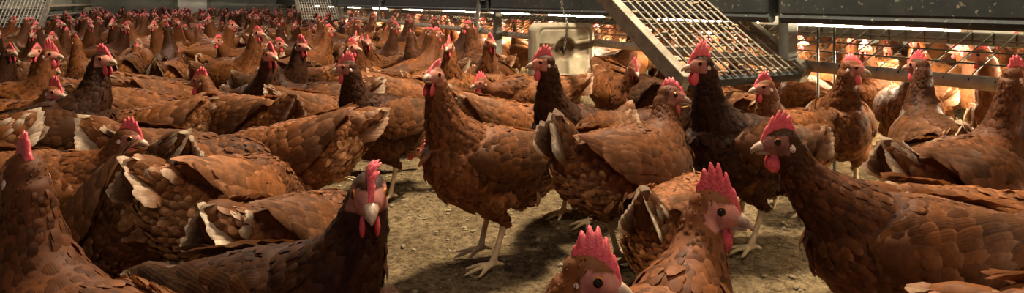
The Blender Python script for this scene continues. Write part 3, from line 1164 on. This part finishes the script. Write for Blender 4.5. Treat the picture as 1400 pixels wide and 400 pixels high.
# ------------------------------------------------------------------ pecking blocks hung on chains
def pecking_block(loc, rz, label):
    root = empty('pecking_block', loc)
    root.rotation_euler = (0, 0, rz)
    tag(root, label, 'pecking block', 'hanging pecking blocks')
    W, H, D = 0.315, 0.285, 0.115
    nx, nz = 64, 60

    def rrect(x, z, hw, hh, r):
        qx, qz = abs(x) - (hw - r), abs(z) - (hh - r)
        return math.hypot(max(qx, 0), max(qz, 0)) + min(max(qx, qz), 0) - r

    def sm(e0, e1, x):
        t = min(1, max(0, (x - e0) / (e1 - e0)))
        return t * t * (3 - 2 * t)

    V, GR = [], []
    for i in range(nz):
        for j in range(nx):
            # superellipse mapping keeps the outline rounded
            a, b = j / (nx - 1) * 2 - 1, i / (nz - 1) * 2 - 1
            x, z = a * W / 2, b * H / 2
            r = 0.04
            qx, qz = abs(x) - (W / 2 - r), abs(z) - (H / 2 - r)
            if qx > 0 and qz > 0:
                l = math.hypot(qx, qz)
                k = max(qx, qz) / l
                x = math.copysign(W / 2 - r + qx * k, x)
                z = math.copysign(H / 2 - r + qz * k, z)
            d = rrect(x, z, W / 2, H / 2, r)
            h = D / 2 - 0.018 * (1 - sm(0.0, 0.022, -d)) ** 2
            inner = rrect(x - 0.004, z, W / 2 - 0.030, H / 2 - 0.026, 0.03)
            h -= 0.007 * (1 - sm(0.002, 0.007, abs(inner)))
            # round central bowl, the two curved grooves beside it and the channel below
            cd = math.hypot(x - 0.004, z - 0.018)
            bowl = 1 - sm(0.040, 0.058, cd)
            zz = 0.030 - 0.55 * max(0, abs(x - 0.004) - 0.03) * max(0, 0.10 - abs(x - 0.004)) * 6
            band = (1 - sm(0.008, 0.016, abs(z - zz))) * (1 if abs(x) < W / 2 - 0.034 else 0)
            low = (1 - sm(0.0, 0.014, rrect(x - 0.075, z + 0.062, 0.06, 0.042, 0.028)))
            chan = sm(-0.004, 0.010, rrect(x - 0.085, z + 0.070, 0.065, 0.052, 0.03)) * (1 - sm(0.012, 0.024, z)) * sm(0.004, 0.012, -inner)
            h -= max(0.036 * bowl, 0.015 * band, 0.013 * chan)
            hole = 1 - sm(0.010, 0.014, math.hypot(x - 0.004, z - 0.014))
            h -= 0.035 * hole
            V.append((x, -h, z))
            g = min(1, 0.85 * bowl + 0.7 * band + 0.45 * chan)      # brown grime pecked into the hollows
            GR.append((1 - 0.62 * g, 1 - 0.70 * g, 1 - 0.76 * g))
    nfront = len(V)
    F = []
    for i in range(nz - 1):
        for j in range(nx - 1):
            a = i * nx + j
            F.append((a, a + 1, a + nx + 1, a + nx))
    ring = list(range(nx)) + [i * nx + nx - 1 for i in range(1, nz)] + [(nz - 1) * nx + j for j in range(nx - 2, -1, -1)] + [i * nx for i in range(nz - 2, 0, -1)]
    back = []
    for shrink, y in ((1.0, D / 2 - 0.02), (0.95, D / 2)):
        start = len(V)
        for q in ring:
            V.append((V[q][0] * shrink, y, V[q][2] * shrink))
        back.append(start)
    k = len(ring)
    for t in range(k):
        t2 = (t + 1) % k
        F.append((ring[t], back[0] + t, back[0] + t2, ring[t2]))
        F.append((back[0] + t, back[1] + t, back[1] + t2, back[0] + t2))
    F.append(tuple(back[1] + t for t in range(k)))
    mb = MB()
    GR += [(1, 1, 1)] * (len(V) - nfront)
    mb.put(np.array(V), F, GR)
    link('block', mb.mesh('block', M_STONE), root)
    c = MB()
    v, f = ellipsoid((0.004, -0.012, 0.014), (0.013, 0.010, 0.013), None, 12, 8)
    c.put(v, f)
    link('hole', c.mesh('hole', M_HOLE), root)['label'] = 'dark hole in the middle of the block'
    c = MB()
    path = [Vector((0.004, -0.035, 0.012)), Vector((0.006, -0.046, 0.05)), Vector((0.008, -0.068, 0.10)), Vector((0.008, -0.074, 0.135)),
            Vector((0.002, -0.060, 0.175)), Vector((-0.012, -0.05, 0.22)), Vector((-0.014, -0.05, 0.36)), Vector((-0.014, -0.05, 0.50))]
    # chain of interlocked oval links along the path
    ln = 0.020
    pts, acc = [], 0.0
    for a, b in zip(path[:-1], path[1:]):
        n = max(1, int(round((b - a).length / 0.014)))
        for q in range(n):
            pts.append((a.lerp(b, (q + 0.5) / n), (b - a).normalized()))
    for i, (pc, d) in enumerate(pts):
        sd = Vector((1, 0, 0)) if i % 2 else d.cross(Vector((1, 0, 0))).normalized()
        loop = []
        for q in range(13):
            t = 2 * math.pi * q / 12
            loop.append(pc + d * (ln * 0.5 * math.cos(t)) + sd * (0.0055 * math.sin(t)))
        tube(c, loop, 0.0016, 5, 0, (1, 1, 1), tuple(d.cross(sd)))
    link('chain', c.mesh('chain', M_CHAIN), root)['label'] = 'steel chain the block hangs from'
    return root


pecking_block((pix(767, 3.25), 3.25, 0.302), math.radians(14), 'beige stone pecking block hanging on a chain before the perch pipe')
pecking_block(sn(15.0, -1.80, 0.302), math.radians(25), 'tiny beige pecking block hanging far off at the left row')


# ------------------------------------------------------------------ light tubes under the right tier and housings of ceiling lamps and added fills
TUBES = [(-1.6, -0.8), (-0.6, 0.2), (0.35, 1.13), (1.28, 1.96), (2.13, 2.88), (3.35, 4.1), (4.35, 5.1), (5.4, 6.3), (6.9, 7.7), (8.4, 9.2), (10.0, 10.9),
         (11.8, 12.7), (13.6, 14.5)]
TUBE_NAMES = {2: 'short glowing tube at the right end under the dark trough', 3: 'glowing tube under the trough right of the dark post',
              4: 'glowing tube seen through the large wire ramp', 5: 'glowing tube just left of the large wire ramp',
              6: 'glowing tube behind the hanging beige block'}
for i, (a, b_) in enumerate(TUBES):
    root = empty('tube_light', sn((a + b_) / 2, 2.255, 0.462))
    if i in TUBE_NAMES:
        tag(root, TUBE_NAMES[i], 'light')
    elif i < 2:
        tag(root, 'glowing tube under the tier beyond the right edge', 'light', 'tubes beyond the right edge')
    else:
        tag(root, 'distant glowing tube under the right tier left of the grey post', 'light', 'distant light tubes')
    m = MB()
    tube(m, [sn(a + 0.02, 2.255, 0.462), sn((a + b_) / 2, 2.255, 0.462), sn(b_ - 0.02, 2.255, 0.462)], 0.0115, 10)
    part('tube', m, M_TUBE, root, 'lit white tube')
    m = MB()
    slab(m, a, b_, 2.243, 2.267, 0.476, 0.515)
    for q in (a + 0.008, b_ - 0.008):
        slab(m, q - 0.012, q + 0.012, 2.241, 2.269, 0.448, 0.480)
    part('holder', m, M_HOUSING, root, None, False)


def ceiling_or_fill_lamp(loc, lx, ly, label):
    root = empty('ceiling_or_fill_lamp', loc)
    root.rotation_euler = (0, 0, ROW_ANGLE)
    tag(root, label, 'light', 'aisle ceiling lamps')
    m = MB()
    box(m, (0, 0, 0.055), lx + 0.06, ly + 0.06, 0.06, 0, 0, 0.01)
    link('housing', m.mesh('housing', M_HOUSING, False), root)
    for sx in (-0.4, 0.4):
        m = MB()
        tube(m, [(sx * lx, 0, 0.08), (sx * lx, 0, 0.18)], 0.006, 6)
        link('hanger', m.mesh('hanger', M_POST), root)


for o in [o for o in scene.objects if o.type == 'LIGHT' and o.name.startswith('aisle_or_fill_light')]:  # the two added fill lights get a housing here too
    ceiling_or_fill_lamp(o.location.copy(), o.data.size, o.data.size_y, 'long aisle lamp or added fill light hung below the shed ceiling')
# ------------------------------------------------------------------ the hens close to the camera, each with its own pose
PECK = dict(pitch=-11, head=(0.265, 0.0, 0.080), hp=-52, tail=26, zc=0.186)
LOW = dict(pitch=-2, head=(0.225, 0.0, 0.262), hp=-8, tail=28, zc=0.195)


def R(base, **kw):
    d = dict(base)
    d.update(kw)
    return d


HERO = [
    # px of the body, distance, heading, scale, pose, label
    (668, 1.40, 212, 1.0, dict(pitch=14, head=(0.130, 0.005, 0.398), yaw=38, hp=14, tail=22, cream=0.35, step=0.012, flop=0.6),
     'hen standing alone on bare floor in the centre, breast to the camera'),
    (790, 1.66, 222, 1.0, dict(dark=0.55, pitch=14, head=(0.120, 0.0, 0.402), yaw=-42, tail=40, cream=0.2, comb=0.95),
     'dark necked hen with upright red comb just below the hanging beige block'),
    (862, 1.36, 30, 1.03, dict(pitch=2, head=(0.122, 0.015, 0.336), yaw=-40, hp=-6, tail=66, cream=0.8, comb=0.8, flop=0.5),
     'golden brown hen facing right with raised pale tail, right of the centre hen'),
    (899, 0.633, 55, 1.0, dict(pitch=10, zc=0.185, head=(0.135, -0.01, 0.318), yaw=-76, hp=-8, tail=5, comb=1.15),
     'close hen facing right with large pink comb, lower right of centre'),
    (930, 1.13, 58, 0.92, R(PECK, zc=0.178, tail=50, cream=1.0, pitch=-2),
     'hen bent down hidden behind the close neck, only cream tail feathers clear'),
    (622, 0.6, 6, 0.98, dict(pitch=8, zc=0.175, head=(0.128, 0.0, 0.300), yaw=-20, hp=-10, tail=0, comb=1.1, flop=0.4),
     'hen cut off by the lower edge with only head and comb showing'),
    (1020, 1.50, 200, 1.02, dict(dark=0.55, pitch=16, head=(0.120, 0.0, 0.402), yaw=-12, hp=0, tail=26, cream=0.2, step=0.02, comb=1.25),
     'tall dark hen with big comb standing below the foot of the large ramp'),
    (1245, 0.96, 174, 1.0, dict(dark=0.72, pitch=8, zc=0.186, head=(0.185, 0.01, 0.343), yaw=0, hp=-4, tail=34, cream=0.3, comb=1.0),
     'large close hen facing left with outstretched neck, lower right'),
    (1146, 1.84, 250, 1.0, dict(pitch=18, head=(0.110, 0.02, 0.375), yaw=88, hp=-3, tail=30, cream=0.2, comb=0.95, flop=0.7),
     'upright hen facing the camera, head turned right before the perch pipe'),
    (1274, 1.57, 72, 1.0, dict(pitch=6, head=(0.115, 0.0, 0.385), yaw=40, dark=0.8, tail=44, cream=0.8, fat=0.96),
     'hen seen from behind, head over the perch pipe, cream edged tail'),
    (1318, 1.28, 20, 1.0, dict(dark=0.8, pitch=4, head=(0.120, -0.02, 0.402), yaw=-10, tail=42, cream=0.55),
     'hen at the right edge facing right with fanned tail towards the centre'),
    (1340, 1.09, 4, 0.97, R(PECK, zc=0.165, pitch=-6, head=(0.255, 0.0, 0.10), tail=18, cream=0.35),
     'crouching hen with flat back between the large close hen and right edge'),
    (1650, 0.64, 320, 1.0, dict(pitch=16, head=(0.11, 0.0, 0.32), zc=0.19, tail=5),
     'orange breasted hen just showing in the bottom right corner'),
    (1082, 1.74, 212, 0.96, dict(pitch=6, zc=0.19, head=(0.115, 0.0, 0.345), yaw=-30, hp=-4, tail=38, cream=0.8),
     'hen facing left under the right corner of the large wire ramp'),
    (1008, 2.02, 95, 1.0, R(LOW, cream=0.4, tail=30), 'hen turned away in the shade under the large wire ramp'),
    (876, 1.92, 186, 0.95, R(LOW, dark=0.6, zc=0.165, head=(0.185, 0.0, 0.222), hp=-8, comb=0.95), 'low crouched dark hen facing left behind the golden brown hen'),
    (845, 2.48, 285, 1.0, R(LOW, head=(0.135, 0.0, 0.312), hp=-25, cream=0.6), 'pale brown hen bowing its head right of the hanging block'),
    (892, 2.35, 100, 1.0, R(LOW, dark=0.55, cream=0.2), 'dark hen walking away below the left board of the large ramp'),
    (520, 1.86, 232, 1.0, dict(dark=0.6, pitch=14, head=(0.115, 0.0, 0.372), yaw=-45, hp=-2, tail=35, cream=0.3, comb=0.95),
     'dark necked hen with bright comb facing left, left of the centre hen'),
    (458, 2.06, 18, 0.95, R(PECK, zc=0.185, cream=0.8, tail=34), 'orange hen with cream tail tip behind the dark necked hen'),
    (376, 0.74, 338, 1.0, dict(dark=0.5, pitch=14, zc=0.190, head=(0.125, 0.0, 0.348), yaw=-52, hp=-8, tail=5, comb=0.75, flop=1.0),
     'close dark hen facing the camera at the lower edge, left of centre'),
    (118, 0.60, 150, 1.0, dict(dark=0.75, pitch=10, head=(0.115, 0.0, 0.378), yaw=-10, tail=24, cream=0.2),
     'very close hen filling the lower left corner, neck raised'),
    (172, 1.18, 150, 1.0, R(PECK, pitch=-30, tail=36, cream=0.8, zc=0.168, head=(0.215, 0.02, 0.066), hp=-50, dark=0.75),
     'hen bending down with big scaled wing and cream tail tip, lower left'),
    (62, 1.30, 5, 0.95, R(LOW, zc=0.185, head=(0.165, 0.0, 0.292), hp=-10, comb=0.95), 'hen facing right with low head and red comb, left side'),
    (66, 1.68, 32, 1.02, dict(dark=0.42, pitch=14, head=(0.115, 0.0, 0.388), yaw=-45, hp=2, tail=24, cream=0.1),
     'tall very dark hen facing right, standing on the left side'),
    (15, 2.15, 5, 1.0, R(DEF, comb=1.2, head=(0.12, 0.0, 0.375)), 'hen at the left edge with broad red comb facing right'),
    (5, 1.92, 350, 0.95, R(LOW, comb=1.1, head=(0.18, 0, 0.305)), 'hen at the left edge with lowered head in front of the broad combed one'),
    (-112, 1.34, 205, 1.0, R(PECK, cream=0.9, tail=40), 'pale hen with cream tail cut off by the left edge'),
    (218, 1.80, 182, 1.0, R(PECK, tail=12), 'hen pecking to the left, flat back behind the cream tails'),
    (262, 1.42, 22, 1.0, R(PECK, cream=0.95, tail=40), 'hen pecking to the right with rounded cream tail, left of centre'),
    (306, 1.20, 72, 1.0, R(PECK, cream=0.55, tail=34), 'hen pecking away from the camera, tail fan towards the viewer'),
    (398, 1.55, 188, 1.0, R(PECK, cream=0.3, tail=20), 'broad orange hen pecking to the left in front of the left flock'),
    (330, 1.84, 150, 1.0, dict(pitch=0, head=(0.15, 0.02, 0.32), yaw=20, tail=40, cream=0.2), 'orange hen with half raised head turned left, behind the pecking ones'),
    (405, 1.04, 72, 0.95, R(PECK, zc=0.175, cream=1.0, tail=36), 'hen pecking with white tail tips beside the close dark hen'),
    (432, 2.22, 192, 1.0, R(LOW, dark=0.6, head=(0.15, 0.0, 0.335)), 'dark brown hen facing left behind the hen with bright comb'),
    (378, 2.48, 335, 1.0, R(DEF, dark=0.5, head=(0.12, 0, 0.385), comb=0.95), 'dark upright hen with hanging red wattles left of centre'),
    (345, 2.10, 318, 1.0, R(DEF, dark=0.5, head=(0.115, 0, 0.385), pitch=16), 'dark hen with raised head just behind the half raised orange hen'),
    (452, 2.72, 325, 1.0, R(DEF, head=(0.13, 0, 0.365), yaw=20), 'hen facing right with pink wattles near the flock front'),
    (563, 2.38, 8, 1.0, R(PECK, tail=22, cream=0.3), 'hen pecking to the right between the two front standing hens'),
    (692, 1.98, 10, 0.95, R(PECK, zc=0.185, cream=0.95, tail=45), 'hen pecking behind the centre hen with white triangular tail'),
    (622, 2.50, 262, 1.0, R(DEF, pitch=18, head=(0.10, 0, 0.385)), 'hen facing the camera directly behind the centre hen'),
    (662, 2.74, 285, 1.0, R(DEF, pitch=16, head=(0.11, 0, 0.385), yaw=20), 'hen facing the camera left of the grey post'),
    (735, 2.42, 205, 1.0, R(LOW, pitch=4, tail=26), 'brown hen with smooth flat back below the grey post'),
]
for i, (px, Y, hd, sc, pose, label) in enumerate(HERO):
    lod = 0 if Y < 1.9 else 1
    parts = build_hen('hen', seed=11 + i, lod=lod, **{k: v for k, v in pose.items() if k not in ('seed', 'lod')})
    place_hen(parts, pix(px, Y), Y, hd, sc, label)

# ------------------------------------------------------------------ the flock: poses shared by copies
POSES = [
    ('alert', dict(pitch=14, head=(0.118, 0.0, 0.395), tail=36, cream=0.25, comb=0.55)),
    ('alert', dict(pitch=16, head=(0.108, 0.02, 0.400), yaw=45, tail=30, cream=0.45, dark=0.75, comb=0.68)),
    ('alert', dict(pitch=12, head=(0.115, -0.02, 0.385), yaw=-50, tail=40, cream=0.3, dark=0.6, comb=0.6)),
    ('craning', dict(pitch=4, head=(0.165, 0.0, 0.345), tail=40, cream=0.4, comb=0.64)),
    ('craning', dict(pitch=0, head=(0.185, 0.01, 0.30), yaw=15, tail=46, cream=0.7, comb=0.52)),
    ('pecking', R(PECK, cream=0.85)),
    ('pecking', R(PECK, cream=0.45, tail=32)),
]
PMIX = [0.22, 0.16, 0.16, 0.16, 0.10, 0.10, 0.10]
LOD1 = [build_hen('hen', seed=90 + i, lod=1, **p) for i, (_, p) in enumerate(POSES)]
LOD2 = [build_hen('hen', seed=120 + i, lod=2, **{**p, 'comb': 0.8 * p.get('comb', 0.7)}) for i, (_, p) in enumerate(POSES)]


def body_points(x, y, hd, sc):
    c, s = math.cos(math.radians(hd)) * sc, math.sin(math.radians(hd)) * sc
    return [(x + c * t, y + s * t) for t in (-0.14, 0.0, 0.12)]


TAKEN = np.array([q for h in HENS for q in body_points(*h)])


def clear_of(pts, d):
    global TAKEN
    for q in pts:
        if np.min(np.hypot(TAKEN[:, 0] - q[0], TAKEN[:, 1] - q[1])) < d:
            return False
    return True


POST_XY = [sn(s, 1.72) for s in POSTS]
CAND = []
frng = random.Random(5)


def try_fill(smin, smax, nmin, nmax, tries, d, ymin, zone):
    global TAKEN
    for _ in range(tries):
        s, n = frng.uniform(smin, smax), frng.uniform(nmin, nmax)
        p = sn(s, n)
        if p.y < ymin:
            continue
        px = 700 + FPX * p.x / p.y
        if px < -60 or px > 1460:
            continue
        if zone == 'aisle':
            if 695 < px < 838 and p.y < 3.5:
                continue
            if p.y < 2.25 and px > 330:
                continue
            if 930 < px and p.y < 2.4:
                continue
            if p.y < 2.0:
                continue
        if any((p - q).length < 0.16 for q in POST_XY):
            continue
        for _k in range(3):
            hd = frng.uniform(0, 360)
            sc = frng.uniform(0.94, 1.04)
            pts = body_points(p.x, p.y, hd, sc)
            if zone == 'aisle' and any(to_sn(*q)[1] > 1.63 or to_sn(*q)[1] < -1.75 for q in pts):
                continue
            if zone != 'aisle' and any(to_sn(*q)[1] < 1.92 for q in pts):
                continue
            if clear_of(pts, d):
                TAKEN = np.vstack([TAKEN, np.array(pts)])
                CAND.append((p.y, p.x, hd, sc, px, zone))
                break


try_fill(0.5, 5.0, -1.8, 1.66, 5200, 0.156, 1.9, 'aisle')
try_fill(5.0, 15.8, -1.8, 1.66, 9000, 0.156, 1.9, 'aisle')
try_fill(0.2, 6.0, 1.95, 4.2, 6000, 0.148, 1.3, 'tier')
try_fill(6.0, 13.0, 1.95, 3.6, 2600, 0.155, 1.3, 'tier')
CAND.sort()
BUDGET = 300 - len(HERO)
near, rest = CAND[:BUDGET], CAND[BUDGET:]


def facing(hd, px):
    a = (hd - math.degrees(math.atan2(1, (px - 700) / FPX)) + 90) % 360      # 0 right, 90 away, 180 left, 270 to the camera
    if 45 <= a < 135:
        return 'turned away'
    if 135 <= a < 225:
        return 'facing left'
    if 225 <= a < 315:
        return 'facing the camera'
    return 'facing right'


def landmark(px, zone):
    if zone == 'tier':
        if px > 1250:
            return 'under tier by the right edge'
        if px > 1075:
            return 'under tier behind the pipe'
        if px > 815:
            return 'under tier behind the ramp'
        if px > 690:
            return 'under tier near the block'
        return 'under tier left of the post'
    if px < 120:
        return 'by the left edge'
    if px < 235:
        return 'in the left flock'
    if px < 330:
        return 'below the pale end door'
    if px < 475:
        return 'below the distant ramp'
    if px < 600:
        return 'right of the distant ramp'
    if px < 760:
        return 'around the grey post'
    if px < 900:
        return 'near the hanging block'
    return 'below the large ramp'


ORD = ['first', 'second', 'third', 'fourth', 'fifth', 'sixth', 'seventh', 'eighth', 'ninth', 'tenth', 'eleventh', 'twelfth']
picked = []
for y, x, hd, sc, px, zone in near:
    k = frng.choices(range(len(POSES)), PMIX)[0]
    if zone == 'tier' and k >= 5 and frng.random() < 0.7:
        k = frng.choice((0, 1, 3))
    row = 'front' if y < 3.3 else ('middle' if y < 4.8 else 'rear')
    picked.append([y, x, hd, sc, px, zone, k, row])
FAR_Y = 6.0
sets = {}
for q in picked:
    if q[0] < FAR_Y:
        sets.setdefault((landmark(q[4], q[5]), q[7], POSES[q[6]][0], facing(q[2], q[4])), []).append(q)
labels = {}
for key, members in sets.items():
    members.sort(key=lambda q: q[4])
    for i, q in enumerate(members):
        where, row, pose, face = key
        o = '' if len(members) == 1 else ', ' + (ORD[i] if i < len(ORD) else 'last') + ' from left'
        labels[id(q)] = f'{pose} {row} row hen {face} {where}{o}'
PROTO1, PROTO2 = {}, {}
for q in picked:
    y, x, hd, sc, px, zone, k, row = q
    if id(q) in labels:
        lab, grp = labels[id(q)], ('hens under the lit tier' if zone == 'tier' else 'hens of the aisle flock')
    elif zone == 'tier':
        lab, grp = 'tiny hen far off in the bright strip under the tier', 'distant hens under the lit tier'
    elif px < 235:
        lab, grp = 'small distant hen in the far left crowd before the olive panels', 'distant hens on the left'
    else:
        lab, grp = 'small distant hen in the far crowd towards the pale end door', 'distant hens down the aisle'
    store, lodm = (PROTO1, LOD1) if y < 3.6 else (PROTO2, LOD2)
    if k not in store:
        store[k] = place_hen(lodm[k], x, y, hd, sc, lab, grp)
    else:
        copy_hen(store[k], x, y, hd, sc, lab, grp)

# the remaining, farthest birds merge into one distant crowd
if rest:
    arrs = []
    for parts in LOD2:
        me = parts[0][1]
        v = np.zeros(len(me.vertices) * 3); me.vertices.foreach_get('co', v)
        c = np.zeros(len(me.vertices) * 4, np.float32); me.attributes['Col'].data.foreach_get('color', c)
        arrs.append((v.reshape(-1, 3), c.reshape(-1, 4)[:, :3], [tuple(p.vertices) for p in me.polygons], [p.material_index for p in me.polygons], me))
    for zone, nm, lab in (('aisle', 'hen_crowd', 'dense distant crowd of brown hens at the end of the aisle'),
                          ('tier', 'hen_crowd', 'bright distant crowd of hens far along under the right tier')):
        mb = MB()
        for y, x, hd, sc, px, z_ in rest:
            if z_ != zone:
                continue
            v, c, f, mi, me = arrs[frng.choices(range(len(POSES)), PMIX)[0]]
            a = math.radians(hd)
            Rm = np.array([[math.cos(a), math.sin(a), 0], [-math.sin(a), math.cos(a), 0], [0, 0, 1]]) * sc
            mb.put(v @ Rm + np.array([x, y, 0]), f, c * frng.uniform(0.75, 1.25))
            mb.m[-len(f):] = mi
        if mb.n:
            tag(link(nm, mb.mesh(nm, list(LOD2[0][0][1].materials))), lab, 'hens', None, 'stuff')
print('HENS individual', len(HENS), 'rest', len(rest), 'near y', near[-1][0] if near else None)
